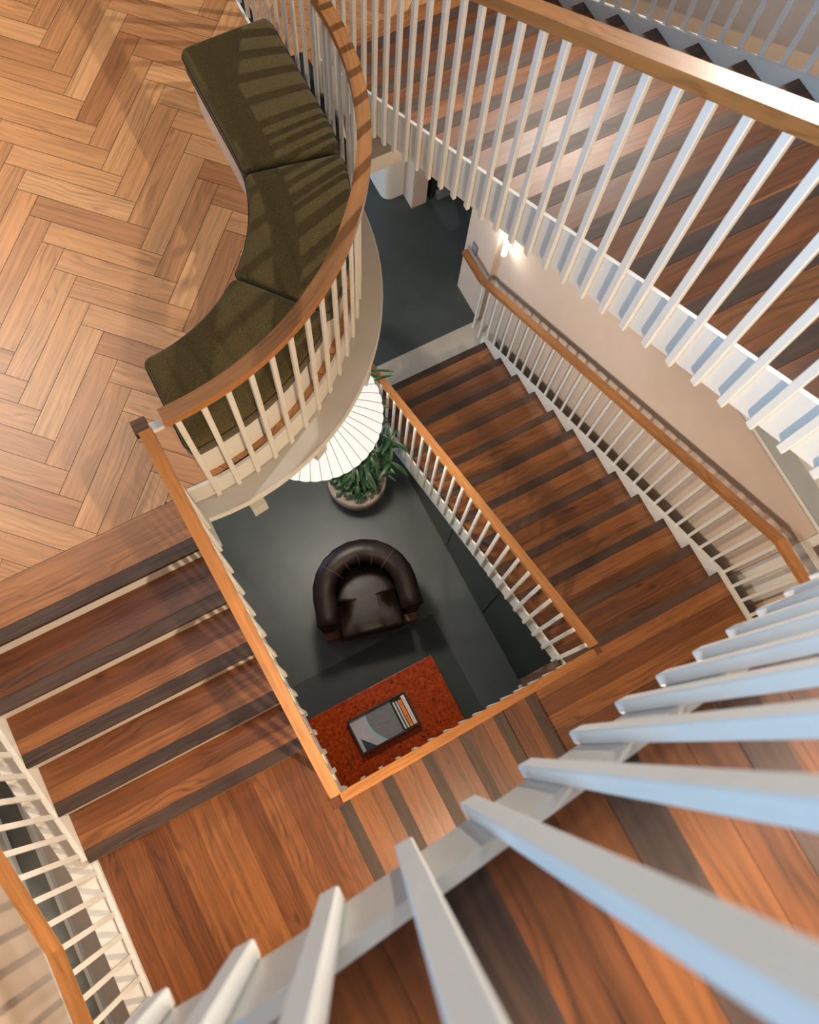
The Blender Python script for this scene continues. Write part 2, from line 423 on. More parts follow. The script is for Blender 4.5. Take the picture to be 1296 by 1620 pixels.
for i, p in enumerate(fa):
    q = Vector((*p, 0)); o_ = (q-Vector((EX, EY, 0))).normalized() if q.y < 2.93 and q.x < 1.4 else Vector((.3, -1, 0)).normalized()
    o_ *= .007; rg.append([(q.x, q.y, ZF-.262), (q.x+o_.x, q.y+o_.y, ZF-.262), (q.x+o_.x, q.y+o_.y, ZF-.203), (q.x, q.y, ZF-.203)])
mb.loft(rg, smooth=False); struct(mb, 'trim_11', PLASTW, fix=True)

# walls
def wallbox(x0, x1, y0, y1, z0, z1, name, m=WALL):
    b = MB(); b.box(x0, x1, y0, y1, z0, z1); return struct(b, name, m)
wallbox(2.94, 3.5, -.15, 3.62, 0, 3.06, 'wall_right')                        # lower part, up to the ledge
wallbox(2.885, 2.94, 3.19, 3.62, 0, 3.06, 'wall_right.001')
b = MB(); b.box(2.941, 3.099, -.15, 2.2, 3.061, 3.10); struct(b, 'trim_6', SILLR)
b = MB(); b.box(2.93, 2.941, -.15, 2.2, 3.088, 3.106); struct(b, 'trim_7', WHITE)
b = MB(); b.box(3.08, 3.099, -.15, 2.2, 3.101, 3.16); b.box(3.085, 3.099, -.15, 2.2, 3.18, 3.22); struct(b, 'trim_8', WHITE)
wallbox(3.10, 3.5, -.15, 3.62, 3.06, 9.2, 'wall_right.002')
wallbox(2.94, 3.5, -.40, -.152, 0, 9.2, 'wall_right.003', PLASTW)
wallbox(2.95, 3.5, -1.32, -.401, 0, 9.2, 'wall_right.005')
wallbox(3.05, 3.5, 3.62, 7, ZF, 9.2, 'wall_right.004')
wallbox(-2.4, 3.5, -2.2, -1.32, 0, 9.2, 'wall_back')
wallbox(-2.4, -1.95, -1.32, 1.2, 0, 2.45, 'wall_left')
b = MB(); b.box(-2.15, -1.945, -1.32, 1.2, 2.45, 2.49); struct(b, 'trim_9', SILL)
b = MB(); b.box(-2.10, -2.075, -1.32, 1.2, 2.49, 2.56); b.box(-1.96, -1.94, -1.32, 1.2, 2.44, 2.50); struct(b, 'trim_10', WHITE)
wallbox(-2.4, -2.10, -1.32, 1.2, 2.45, ZF+.9, 'wall_left.001')
# far end of the ground floor: rounded wall, square pier
rb = MB(); rb.prism([(2.66, 8), (2.66, 4.90)] + arcA(2.76, 4.90, .10, 180, 270, 8) + [(2.90, 4.80), (2.90, 8)], 'z', 0, ZF-.5); 
struct(rb, 'wall_far', PLASTW, fix=True)
wallbox(2.88, 3.05, 4.61, 5.4, 0, ZF-.5, 'wall_far.001')
wallbox(3.05, 5.5, 4.95, 5.4, 0, ZF-.5, 'wall_far.002')

# ================================================================== STAIR FLIGHTS
def nose_mid(y): return R1 + (YN-y)*R1/G
def nose_left(y): return ZL + R1 + (y-YL)*R1/G
def nose_short(x): return ZL - (x-(XS-5*G))*R1/G
def nose_up(y): return ZM + (YN-y)*R2/G
def nose_short2(x): return ZL2 - (x-(XS-5*G))*R2/G

# --- lower right-hand flight
O = (2.1, 1.5, 0)
t = thing('stair_flight', 'lowest oak stair flight with dark nosings, climbing from the grey floor past the green cabinets', 'stairs', O)
for k in range(11): step(t, O, 0, XI, XR-.001, YN-k*G, (k+1)*R1, R1, 'up-y')
rbm = MB(); rbm.box(XI, XR-.001, YN-11*G-.02, YN-11*G-.004, 11*R1, ZR-TH); rel(rbm, O).build('riser', WHITE, t)
ya, yb = YN+.06, -.08
plate(t, O, 'x', [(ya, .02), (ya, nose_mid(ya)+.035), (yb, nose_mid(yb)+.035), (yb, nose_mid(yb)-.30), (YN-.3, .02)], XR, XR+.028)
plate(t, O, 'x', [(2.93, .02), (2.93, nose_mid(2.93)+.02), (-.135, nose_mid(-.135)+.02), (-.135, nose_mid(-.135)-.185), (2.55, .02)], XI-.016, XI-.001)
# --- right landing
O = (2.1, -.8, ZR)
t = thing('stair_landing', 'right-hand oak landing with boards running crosswise at the head of the lowest flight', 'landing', O)
mb = MB(); boards(mb, XS-.003, XR-.001, YB, YN-11*G-NW, ZR, TH, 'y', [.127]); rel(mb, O).build('deck', TREAD, t)
mb = MB(); mb.box(XI-.33, XR-.001, YN-11*G-NW+.001, YN-11*G, ZR-TH, ZR, grain=(1, 0, 0), tone=rt(), off=ro()); rel(mb, O).build('nosing', SMOKED, t)
plate(t, O, 'x', [(-.08, ZR-.25), (-.08, ZR+.035), (YB, ZR+.035), (YB, ZR-.25)], XR, XR+.028, 'edge_plate')
mb = MB(); mb.box(XS, XR, YB, -.12, ZR-.24, ZR-TH-.001); rel(mb, O).build('soffit', WHITE, t)
# --- short flight
O = (.5, -.8, ZR)
t = thing('stair_flight', 'short five-step oak flight between the two lower landings, along the near side of the well', 'stairs', O)
for k in range(5): step(t, O, 0, YB, -.166, XS-k*G, ZR+(k+1)*R1, R1, 'up-x')
mb = MB(); mb.box(XS-5*G-.018, XS-5*G-.003, YB, -.166, ZL-R1, ZL-TH-.0005); rel(mb, O).build('riser', WHITE, t)
xa, xb = -.235, 1.50
plate(t, O, 'y', [(xa, nose_short(xa)+.02), (xb, nose_short(xb)+.02), (xb, nose_short(xb)-.20), (xa, nose_short(xa)-.20)], -.165, -.150)
plate(t, O, 'y', [(xa, nose_short(xa)-.17), (xb, nose_short(xb)-.17), (xb, nose_short(xb)-.20), (xa, nose_short(xa)-.20)], YB, -.166, 'soffit')
# --- left landing
O = (-.87, -.7, ZL)
t = thing('stair_landing', 'left-hand oak landing with wide lengthwise boards, just below the foreground balusters', 'landing', O)
mb = MB(); boards(mb, XL+.001, XS-5*G-NW, YB, YL+.003, ZL, TH, 'x', [.10, .145, .13, .15, .12]); rel(mb, O).build('deck', TREAD, t)
mb = MB(); mb.box(XS-5*G-NW+.001, XS-5*G, YB, -.166, ZL-TH, ZL, grain=(0, 1, 0), tone=rt(), off=ro()); rel(mb, O).build('nosing', SMOKED, t)
mb = MB(); mb.box(XS-5*G-NW+.001, -.239, -.165, YL+.003, ZL-TH, ZL, grain=(0, 1, 0), tone=rt(), off=ro()); rel(mb, O).build('border_board', TREAD, t)
plate(t, O, 'x', [(YL+.0, ZL-.22), (YL, ZL+.03), (YB, ZL+.03), (YB, ZL-.22)], XL-.028, XL, 'edge_plate')
mb = MB(); mb.box(XL-.145, XL-.03, YB, YL-.1, ZL-.012, ZL+.012); rel(mb, O).build('flange', WHITE, t)
mb = MB(); mb.box(XL, -.24, YB, YL-.02, ZL-.22, ZL-TH-.001); rel(mb, O).build('soffit', WHITE, t)
# --- left flight
O = (-.87, .7, ZL)
t = thing('stair_flight', 'left-hand oak flight with visible white risers, climbing to the herringbone floor', 'stairs', O)
for k in range(4): step(t, O, 0, XL+.001, -.239, YL+k*G, ZL+(k+1)*R1, R1, 'up+y')
mb = MB(); mb.box(XL+.001, -.239, YL+4*G+.003, YL+4*G+.018, ZF-R1, ZF-.0355); rel(mb, O).build('riser', WHITE, t)
ya, yb = YL, YL+4*G+.05
plate(t, O, 'x', [(ya, ZL-.22), (ya, nose_left(ya)-R1+.04), (ya+.02, nose_left(ya)+.0), (yb, nose_left(yb)), (yb, nose_left(yb)-.42)], XL-.028, XL)
ya, yb = -.135, YL+4*G+.02
plate(t, O, 'x', [(ya, nose_left(ya)-.20), (ya, nose_left(ya)+.02), (yb, nose_left(yb)+.02), (yb, nose_left(yb)-.20)], -.238, -.223)
mb = MB(); mb.prism([(YL, nose_left(YL)-.42), (yb, nose_left(yb)-.42), (yb, nose_left(yb)-.38), (YL, nose_left(YL)-.38)], 'x', XL, -.24); rel(mb, O).build('soffit', WHITE, t)
mb = MB(); mb.prism([(YL-.1, ZL-.012), (YL, ZL-.01), (yb, nose_left(yb)-.10), (yb, nose_left(yb)-.075), (YL, ZL+.04), (YL-.1, ZL+.012)], 'x', XL-.145, XL-.03); rel(mb, O).build('flange', WHITE, t)

# --- upper right-hand flight
O = (2.1, 2.0, ZF)
t = thing('stair_flight', 'upper oak flight with dark nosings at the upper right, behind the tall bluish-white balusters', 'stairs', O)
for k in range(-2, 11): step(t, O, 0, XI, XR-.001, YN-k*G, ZM+k*R2, R2, 'up-y')
mb = MB(); mb.box(XI, XR-.001, YN-11*G-.02, YN-11*G-.004, ZM+10*R2, ZR2-TH); rel(mb, O).build('riser', WHITE, t)
ya, yb = YN+2*G+.04, -.08
plate(t, O, 'x', [(ya, ZF+.002), (ya, nose_up(ya)+.02), (yb, nose_up(yb)+.02), (yb, nose_up(yb)-.30), (YN+.3, ZF+.002)], XR, XR+.028)
plate(t, O, 'x', [(3.46, ZF-.2), (3.46, nose_up(3.46)+.02), (-.135, nose_up(-.135)+.02), (-.135, nose_up(-.135)-.24), (3.2, nose_up(3.2)-.24), (3.1, ZF-.2)], XI-.016, XI-.001)
mb = MB(); mb.prism([(3.1, nose_up(3.1)-.235), (-.1, nose_up(-.1)-.235), (-.1, nose_up(-.1)-.215), (3.1, nose_up(3.1)-.215)], 'x', XI, XR); rel(mb, O).build('soffit', WHITE, t)
# --- upper right landing
O = (2.1, -.8, ZR2)
t = thing('stair_landing', 'upper right landing of oak boards beyond the right edge, above the lower landing', 'landing', O)
mb = MB(); boards(mb, XS-.003, XR-.001, YB, YN-11*G-NW, ZR2, TH, 'y', [.127]); rel(mb, O).build('deck', TREAD, t)
mb = MB(); mb.box(XI-.33, XR-.001, YN-11*G-NW+.001, YN-11*G, ZR2-TH, ZR2, grain=(1, 0, 0), tone=rt(), off=ro()); rel(mb, O).build('nosing', SMOKED, t)
mb = MB(); mb.box(XS, XR, YB, -.20, ZR2-.20, ZR2-TH-.001); rel(mb, O).build('soffit', WHITE, t)
# --- upper short flight
O = (.5, -.8, ZR2)
t = thing('stair_flight', 'nearest short flight of oak and dark boards at the lower right, under the foreground balusters', 'stairs', O)
for k in range(5): step(t, O, 0, YB, -.177, XS-k*G, ZR2+(k+1)*R2, R2, 'up-x')
mb = MB(); mb.box(XS-5*G-.018, XS-5*G-.003, YB, -.177, ZL2-R2, ZL2-TH-.0005); rel(mb, O).build('riser', WHITE, t)
xa, xb = XS-5*G, 1.50
plate(t, O, 'y', [(-.9, ZL2+.035), (xa, ZL2+.035), (xb, nose_short2(xb)+.035), (xb, nose_short2(xb)-.235), (xa, ZL2-.235), (-.9, ZL2-.235)], -.176, -.1585)
# --- upper left landing
O = (-.6, -.8, ZL2)
t = thing('stair_landing', 'topmost oak landing at the bottom edge, where the foreground balustrade begins', 'landing', O)
mb = MB(); boards(mb, -1.2, XS-5*G-NW, YB, -.177, ZL2, TH, 'x', [.13]); rel(mb, O).build('deck', TREAD, t)
mb = MB(); mb.box(XS-5*G-NW+.001, XS-5*G, YB, -.177, ZL2-TH, ZL2, grain=(0, 1, 0), tone=rt(), off=ro()); rel(mb, O).build('nosing', SMOKED, t)

# ================================================================== BALUSTRADES
BW = .0135; BT = .0085
def bal_mesh(parent, O, h, bottom_pts, name='baluster', wx=BT, wy=BW, cut=0, rz=None):
    """one baluster mesh copied along; bottom_pts = list of (x, y, zbottom)"""
    m = MB(); m.box(-wx, wx, -wy, wy, 0, h)
    first = None
    for i, p in enumerate(bottom_pts):
        if first is None:
            first = m.build(name, WHITE, parent, bevel=.0025, seg=1); o = first
        else:
            o = first.copy(); COL.objects.link(o); o.parent = parent
        o.location = (p[0]-O[0], p[1]-O[1], p[2]-O[2])
        if rz: o.rotation_euler = (0, 0, rz[i])
RT = .052
def rail_x(parent, O, x0, x1, pts):
    """handrail running in the y-z plane; pts = list of (y, ztop)"""
    m = MB(); t_ = rt(); o_ = ro()
    for (ya, za), (yb, zb) in zip(pts, pts[1:]):
        gr = (0, yb-ya, zb-za)
        P = [(x0, ya, za), (x1, ya, za), (x1, yb, zb), (x0, yb, zb)]; Q = [(x, y, z-RT) for x, y, z in P]
        m.face(P, grain=gr, tone=t_, off=o_); m.face(Q[::-1], grain=gr, tone=t_, off=o_)
        m.face([Q[0], P[0], P[3], Q[3]], grain=gr, tone=t_, off=o_); m.face([P[1], Q[1], Q[2], P[2]], grain=gr, tone=t_, off=o_)
        t_ = rt()
    (ya, za), (yb, zb) = pts[0], pts[-1]
    m.face([(x0, ya, za), (x0, ya, za-RT), (x1, ya, za-RT), (x1, ya, za)], tone=t_); m.face([(x0, yb, zb), (x1, yb, zb), (x1, yb, zb-RT), (x0, yb, zb-RT)], tone=t_)
    o = rel(m, O).build('handrail', RAILW, parent, fix=False); return o
def rail_y(parent, O, y0, y1, pts):
    m = MB(); t_ = rt(); o_ = ro()
    for (xa, za), (xb, zb) in zip(pts, pts[1:]):
        gr = (xb-xa, 0, zb-za)
        P = [(xa, y0, za), (xb, y0, zb), (xb, y1, zb), (xa, y1, za)]; Q = [(x, y, z-RT) for x, y, z in P]
        m.face(P, grain=gr, tone=t_, off=o_); m.face(Q[::-1], grain=gr, tone=t_, off=o_)
        m.face([P[0], Q[0], Q[1], P[1]], grain=gr, tone=t_, off=o_); m.face([P[3], P[2], Q[2], Q[3]], grain=gr, tone=t_, off=o_)
    (xa, za), (xb, zb) = pts[0], pts[-1]
    m.face([(xa, y0, za), (xa, y1, za), (xa, y1, za-RT), (xa, y0, za-RT)], tone=t_); m.face([(xb, y0, zb), (xb, y0, zb-RT), (xb, y1, zb-RT), (xb, y1, zb)], tone=t_)
    return rel(m, O).build('handrail', RAILW, parent)
def block(parent, O, x0, x1, y0, y1, z0, z1, m=TREAD, name='rail_end_block', tone=.0):
    k = MB(); k.box(x0, x1, y0, y1, z0, z1, grain=(1, 0, 0), tone=tone, off=ro()); return rel(k, O).build(name, m, parent)
HR = .865
# lower right-hand flight, well side
O = (1.445, 1.4, 0)
t = thing('balustrade', 'white baluster row with sloping oak rail on the well side of the lowest flight', 'balustrade', O)
rail_x(t, O, 1.438, 1.497, [(2.95, nose_mid(2.95)+HR), (-.105, nose_mid(-.105)+HR)])
ys = [-.11+.1141*i+.03 for i in range(27)]
bal_mesh(t, O, .185+HR-RT+.03, [(1.4395, y, nose_mid(y)-.185) for y in ys if y < 2.87])
# lower right-hand flight, wall side
O = (2.79, 1.4, 0)
t = thing('balustrade', 'white baluster row with kinked oak rail close to the beige right wall', 'balustrade', O)
zl = .905
kp = [(3.50, zl), (3.15, zl+.01), (-.08, ZR+.905+.06), (-.75, ZR+.965)]
rail_x(t, O, 2.768, 2.826, kp)
def zr_at(y):
    for (a, za), (b_, zb) in zip(kp, kp[1:]):
        if b_ <= y <= a: return za+(zb-za)*(a-y)/(a-b_)
    return kp[-1][1]
def var_bals(parent, O, pts, w=.0115):
    for i, (x, y, z0, z1) in enumerate(pts):
        m = MB(); m.box(x-.007, x+.007, y-w, y+w, z0, z1); rel(m, O).build('baluster', WHITE, parent)
pts = []
y = 3.13
while y > -.72:
    zb = .012 if y > YN+.06 else (nose_mid(y)+.035 if y > -.08 else ZR+.035)
    pts.append((2.797, y, zb, zr_at(y)-RT+.004)); y -= .1155
var_bals(t, O, pts)
# short flight
O = (.6, -.13, ZR)
t = thing('balustrade', 'short oak handrail with white balusters crossing above the red table, near side of the well', 'balustrade', O)
rail_y(t, O, -.167, -.118, [(-.203, nose_short(-.203)+HR), (1.465, nose_short(1.465)+HR)])
block(t, O, -.262, -.203, -.175, -.112, ZL+HR-.06, ZL+HR-.012)
block(t, O, 1.465, 1.505, -.165, -.108, nose_short(1.465)+HR-.055, nose_short(1.465)+HR-.005)
bal_mesh(t, O, .20+HR-RT+.03, [(-.207+.1155*i, -.141, nose_short(-.207+.1155*i)-.20) for i in range(15)], wx=BW, wy=BT)
# left flight, well side
O = (-.21, .7, ZL)
t = thing('balustrade', 'oak handrail with white balusters on the left side of the well, beside the left flight', 'balustrade', O)
rail_x(t, O, -.249, -.194, [(1.475, nose_left(1.475)+HR), (-.125, nose_left(-.125)+HR)])
block(t, O, -.262, -.20, 1.475, 1.535, nose_left(1.475)+HR-.055, nose_left(1.475)+HR-.008)
bal_mesh(t, O, .20+HR-RT+.03, [(-.2145, -.136+.1145*i, nose_left(-.136+.1145*i)-.20) for i in range(14)])
# left flight and landing, wall side
O = (-1.55, 0, ZL)
t = thing('balustrade', 'oak handrail with white balusters along the left wall, crossing the bottom left corner', 'balustrade', O)
kp = [(1.15, nose_left(1.15)+.78), (-.13, ZL+.92), (-1.0, ZL+.92)]
rail_x(t, O, -1.600, -1.543, kp)
def zl_at(y):
    for (a, za), (b_, zb) in zip(kp, kp[1:]):
        if b_ <= y <= a: return za+(zb-za)*(a-y)/(a-b_)
    return kp[-1][1]
var_bals(t, O, [(-1.555, y, (nose_left(y)-.02 if y > .17 else ZL+.02), zl_at(y)-RT+.004) for y in [1.01-.1143*i for i in range(18)]], .013)
# upper flight, well side
O = (1.445, 1.5, ZF)
t = thing('balustrade', 'tall white balusters under a broad glossy oak rail, well side of the upper right flight', 'balustrade', O)
rail_x(t, O, 1.418, 1.487, [(3.46, nose_up(3.46)+.885), (-.11, nose_up(-.11)+.885)])
bal_mesh(t, O, .25+.885-RT+.03, [(1.4380, -.034+.1107*i, nose_up(-.034+.1107*i)-.25) for i in range(32)], wx=.0092, wy=.0145)
# upper flight, wall side
O = (2.79, 1.5, ZF)
t = thing('balustrade', 'white balusters on the wall side of the upper flight, at the top right', 'balustrade', O)
rail_x(t, O, 2.775, 2.832, [(3.45, nose_up(3.45)+.90), (-.1, nose_up(-.1)+.90)])
bal_mesh(t, O, .90-RT+.01, [(2.80, -.03+.1125*i, nose_up(-.03+.1125*i)+.0) for i in range(31)], wx=.007, wy=.013)
# nearest: upper short flight
O = (.6, -.13, ZR2)
t = thing('balustrade', 'large out-of-focus foreground balusters sweeping across the lower right', 'balustrade', O)
kp = [(-.9, ZL2+.925), (-.206, ZL2+.925), (1.47, nose_short2(1.47)+.925)]
rail_y(t, O, -.198, -.136, kp)
bal_mesh(t, O, .25+.925-RT+.03, [(-.012+.1128*i, -.1465, min(nose_short2(-.012+.1128*i), ZL2)-.25) for i in range(-5, 14)], wx=.0142, wy=.0115)

# curved balustrade on the balcony edge
O = (CX, CY, ZF)
t = thing('balustrade', 'curved oak handrail with white balusters round the balcony edge behind the olive bench', 'balustrade', O)
def path(r, a0=-92, y1=4.6, n=40):
    p = [(CX+r*math.cos(math.radians(a0*(1-i/n))), CY+r*math.sin(math.radians(a0*(1-i/n)))) for i in range(n+1)]
    m = 12
    return p + [(CX+r, CY+(y1-CY)*(i+1)/m) for i in range(m)]
def ribbon(r0, r1, z0, z1, a0=-92, y1=4.6):
    A, B = path(r0, a0, y1), path(r1, a0, y1)
    return [[(b_[0], b_[1], z0), (b_[0], b_[1], z1), (a[0], a[1], z1), (a[0], a[1], z0)] for a, b_ in zip(A, B)]
m = MB(); m.loft(ribbon(1.402, 1.467, ZF+.995, ZF+1.045, a0=-90.5), smooth=False, tone=.35); rel(m, O).build('handrail', RAILW, t, fix=True)
m = MB(); m.loft(ribbon(1.383, 1.3995, ZF-.20, ZF+.004, a0=-94), smooth=False); rel(m, O).build('kerb', WHITE, t, fix=True)
m = MB(); m.box(CX-.085, CX-.02, CY-1.452, CY-1.418, ZF+.96, ZF+.992); rel(m, O).build('rail_bracket', WHITE, t)
pts = []; rz = []
a = -88.6
while a < 0:
    pts.append((CX+1.4085*math.cos(math.radians(a)), CY+1.4085*math.sin(math.radians(a)), ZF-.205)); rz.append(math.radians(a)); a += 4.85
y = CY+.03
while y < 4.55: pts.append((CX+1.4085, y, ZF-.205)); rz.append(0); y += .12
bal_mesh(t, O, .205+.998, pts, rz=rz)

# ================================================================== BENCH
O = (CX, CY, ZF)
t = thing('curved_bench', 'curved pale steel bench plinth under the olive cushions on the parquet', 'bench', O)
def sector(r0, r1, a0, a1, y1, n):
    p = [(math.radians(a0+(a1-a0)*i/n)) for i in range(n+1)]
    A = [(r0*math.cos(q), r0*math.sin(q)) for q in p]; B = [(r1*math.cos(q), r1*math.sin(q)) for q in p]
    if y1: A += [(r0, y1*(i+1)/6) for i in range(6)]; B += [(r1, y1*(i+1)/6) for i in range(6)]
    return A, B
A, B = sector(.885, 1.345, -88.5, 0, .62, 30)
m = MB(); m.loft([[(b_[0], b_[1], .002), (b_[0], b_[1], .33), (a[0], a[1], .33), (a[0], a[1], .002)] for a, b_ in zip(A, B)], smooth=False); m.build('plinth', STEEL, t, fix=True)
# seams of the plinth panels: thin dark joints on the back
for i, ad in enumerate((-74, -58, -42, -24, -8)):
    q = math.radians(ad); m = MB(); m.box(1.341, 1.3485, -.004, .004, .004, .326); o = m.build('panel_joint', GREYM, t); o.rotation_euler = (0, 0, q)
# cushions
def cushion(a0, a1, y1, label):
    # outline between inner and outer edge with rounded corners, pillowed top
    A0, B0 = sector(.862, 1.372, a0, a1, y1, 60)
    def along(P, f):
        d_ = [0]
        for p, q in zip(P, P[1:]): d_.append(d_[-1]+math.hypot(q[0]-p[0], q[1]-p[1]))
        t_ = f*d_[-1]
        for i in range(len(P)-1):
            if t_ <= d_[i+1]+1e-9:
                u = (t_-d_[i])/(d_[i+1]-d_[i]); return Vector((P[i][0]+(P[i+1][0]-P[i][0])*u, P[i][1]+(P[i+1][1]-P[i][1])*u, 0))
        return Vector((*P[-1], 0))
    LEN = .78; rc = .045; rad = .032; zt, zb = .452, .325; mcr = 22
    ends = [0, .0015, .005, .010, .018, .028, .040, .052]
    fr = [e/LEN for e in ends] + [(.052+(LEN-.104)*i/20)/LEN for i in range(1, 20)] + [1-e/LEN for e in reversed(ends)]
    o = thing('seat_cushion', label, 'cushion', O, 0, 'olive cushions of the curved bench')
    rings = []; ia = []; ib = []
    q1 = lambda d_, r_: 0 if d_ >= r_ else r_-math.sqrt(max(0, r_*r_-(r_-d_)**2))
    for f in fr:
        dd = min(f, 1-f)*LEN; e = q1(dd, rc)
        a, b_ = along(A0, f), along(B0, f); dv = (b_-a).normalized(); a = a+dv*e; b_ = b_-dv*e; ia.append(a); ib.append(b_); w_ = (b_-a).length
        top = []
        us = [0, .002, .006, .012, .02, .032]; us = [u/w_ for u in us] + [(.032+(w_-.064)*i/12)/w_ for i in range(1, 12)] + [1-u/w_ for u in reversed(us)]
        for u in us:
            q = a.lerp(b_, u); du = min(u, 1-u)*w_
            z_ = zt + .016*math.sin(PI*u)**.5*math.sin(PI*min(1, max(0, f)))**.35 - max(q1(dd, rad), q1(du, rad))*1.0
            top.append((q.x, q.y, z_))
        rings.append(top + [(b_.x, b_.y, zb), (a.x, a.y, zb)])
    m = MB(); m.loft(rings, smooth=True); m.build('cushion_body', BOUCLE, o, fix=True)
    loop = ia + ib[::-1]; cen = sum(loop, Vector())/len(loop); rr = []
    pts_ = [p for i, p in enumerate(loop) if (p-loop[i-1]).length > .002]
    for k in range(len(pts_)):
        p, pn, pp = pts_[k], pts_[(k+1) % len(pts_)], pts_[k-1]; tn = (pn-pp).normalized(); out = Vector((tn.y, -tn.x, 0))
        c_ = p - out*.001 if out.dot(p-cen) > 0 else p - out*.001
        rr.append([tuple(c_+out*.0042*math.cos(w_)+Vector((0, 0, zt-.033+.0042*math.sin(w_)))) for w_ in [PI/3*q for q in range(6)]])
    m = MB(); m.loft(rr, smooth=True, loop=True); m.build('piping', PIPING, o, fix=True)
cushion(-90, -49.6, 0, 'olive boucle bench cushion nearest the stairwell corner, lowest of the three')
cushion(-49.2, -11.0, 0, 'middle olive boucle bench cushion, in the bend of the curved bench')
cushion(-10.6, -.2, .66, 'olive boucle bench cushion at the top, crossed by the most baluster shadows')

# ================================================================== PENDANT
LX, LY, LZ = .645, 2.05, HC-5.19
t = thing('pendant_lamp', 'large glowing white pleated paper pendant lamp half hidden under the curved balcony', 'pendant lamp', (LX, LY, LZ))
NP = 40; RR = .462
prof = [(.03, 0), (.12, -.035), (.24, -.10), (.36, -.175), (RR, -.262)]
m = MB(); rings = []
for r_, z_ in prof:
    ring = []
    for i in range(NP*4):
        a = 2*PI*i/(NP*4); ph = (i % 4)/4
        ring.append((math.cos(a)*r_*(1+.016*math.sin(PI*ph)*r_/RR), math.sin(a)*r_*(1+.016*math.sin(PI*ph)*r_/RR), z_+.006*math.sin(PI*ph)))
    rings.append(ring)
m.loft(rings, caps=False, smooth=False); sh = m.build('lamp_shade', PAPER, t)
sh.modifiers.new('thickness', 'SOLIDIFY').thickness = .003
RIB = simple('paper_crease', (.36, .31, .25), .8)
m = MB()
for i in range(NP):
    a = 2*PI*i/NP; c_, s_ = math.cos(a), math.sin(a)
    rg = [[(c_*r_-s_*w_, s_*r_+c_*w_, z_+.0035+dz) for w_, dz in ((-.0019, 0), (.0019, 0), (.0019, .003), (-.0019, .003))] for r_, z_ in prof]
    m.loft(rg, smooth=False)
m.build('shade_crease', RIB, t)
m = MB(); m.loft([[(math.cos(a)*.035, math.sin(a)*.035, z_) for a in [PI/6*i for i in range(12)]] for z_ in (-.01, .03)]); m.build('lamp_cap', WHITE, t)
m = MB(); m.loft([[(math.cos(a)*.004, math.sin(a)*.004, z_) for a in [PI/3*i for i in range(6)]] for z_ in (.03, (ZF-.5)-LZ)]); m.build('cord', BLACK, t)
point('pendant_bulb_light', (LX, LY, LZ-.33), 115, (1, .88, .75), .13)

# white fittings under the balcony edge
for i, (x0, y0, lb) in enumerate(((.06, 1.49, 'small white box fitting under the balcony edge, left of the pendant lamp'),
                                 (.505, 1.64, 'small white box fitting under the balcony edge, in front of the pendant lamp'),
                                 (.95, 1.93, 'small white box fitting under the balcony edge, beside the top end of the lamp'))):
    ang = math.atan2(y0-CY, x0-CX)+PI/2
    t = thing('ceiling_fitting', lb, 'fitting', (x0, y0, ZF-.62), ang, 'white box fittings under the balcony edge')
    m = MB(); m.box(-.045, .045, -.05, .10, 0, .12); m.build('housing', WHITE, t, bevel=.003)
    m = MB(); m.box(-.03, .03, .02, .10, .12, .132); m.build('mounting_plate', STEEL, t)

# ================================================================== POTTED PLANT
PX, PY = .995, 2.14
t = thing('potted_plant', 'leafy green plant in a round grey clay bowl pot on the concrete floor', 'plant', (PX, PY, 0))
def lathe(pr, n=40): return [[(math.cos(2*PI*i/n)*r_, math.sin(2*PI*i/n)*r_, z_) for i in range(n)] for r_, z_ in pr]
m = MB(); m.loft(lathe([(.10, 0), (.18, .05), (.24, .16), (.268, .30), (.265, .41), (.247, .415), (.240, .38)]), caps=True); m.build('pot', POT, t, fix=True)
m = MB(); m.loft(lathe([(.24, .34), (.24, .365), (.12, .385), (.01, .39)])); m.build('soil', SOIL, t, fix=True)
def leaf(mb, base, dirv, length, width, droop):
    up = Vector((0, 0, 1)); d_ = Vector(dirv).normalized(); side = d_.cross(up)
    side = side.normalized() if side.length > 1e-3 else Vector((1, 0, 0))
    p = Vector(base); rows = []; nseg = 6
    for i in range(nseg+1):
        u = i/nseg; wd = width*math.sin(PI*min(.98, u*.92+.06))**.8*(1-u*.25)
        rows.append((p-side*wd/2+Vector((0, 0, wd*.18)), p.copy(), p+side*wd/2+Vector((0, 0, wd*.18))))
        d_ = (d_ + Vector((0, 0, -droop/nseg))).normalized(); p = p + d_*length/nseg
    b0 = len(mb.v)
    for r_ in rows: mb.v += [Vector(q) for q in r_]
    for i in range(nseg):
        for j in (0, 1):
            a_ = b0+i*3+j; mb.f.append([a_, a_+1, a_+4, a_+3]); mb.uv.append([(0, 0)]*4); mb.tone.append(.5); mb.smooth.append(True)
rnd = random.Random(3)
stems = MB(); fol = MB()
def tube(mb, pts, r0, r1, n=6):
    rg = []
    for i, p in enumerate(pts):
        a = Vector(pts[max(0, i-1)]); b_ = Vector(pts[min(len(pts)-1, i+1)]); tn = (b_-a).normalized()
        e1 = tn.orthogonal().normalized(); e2 = tn.cross(e1); rr_ = r0+(r1-r0)*i/(len(pts)-1)
        rg.append([tuple(Vector(p)+e1*rr_*math.cos(2*PI*k/n)+e2*rr_*math.sin(2*PI*k/n)) for k in range(n)])
    mb.loft(rg)
tops = [(.34, .40, 1.40), (.38, .55, 1.25), (.30, .28, 1.25), (.20, .12, 1.15), (.36, .36, 1.05), (.34, .02, .95), (.10, -.02, .9), (.28, -.12, .8), (.12, .22, 1.3), (-.02, .05, .8)]
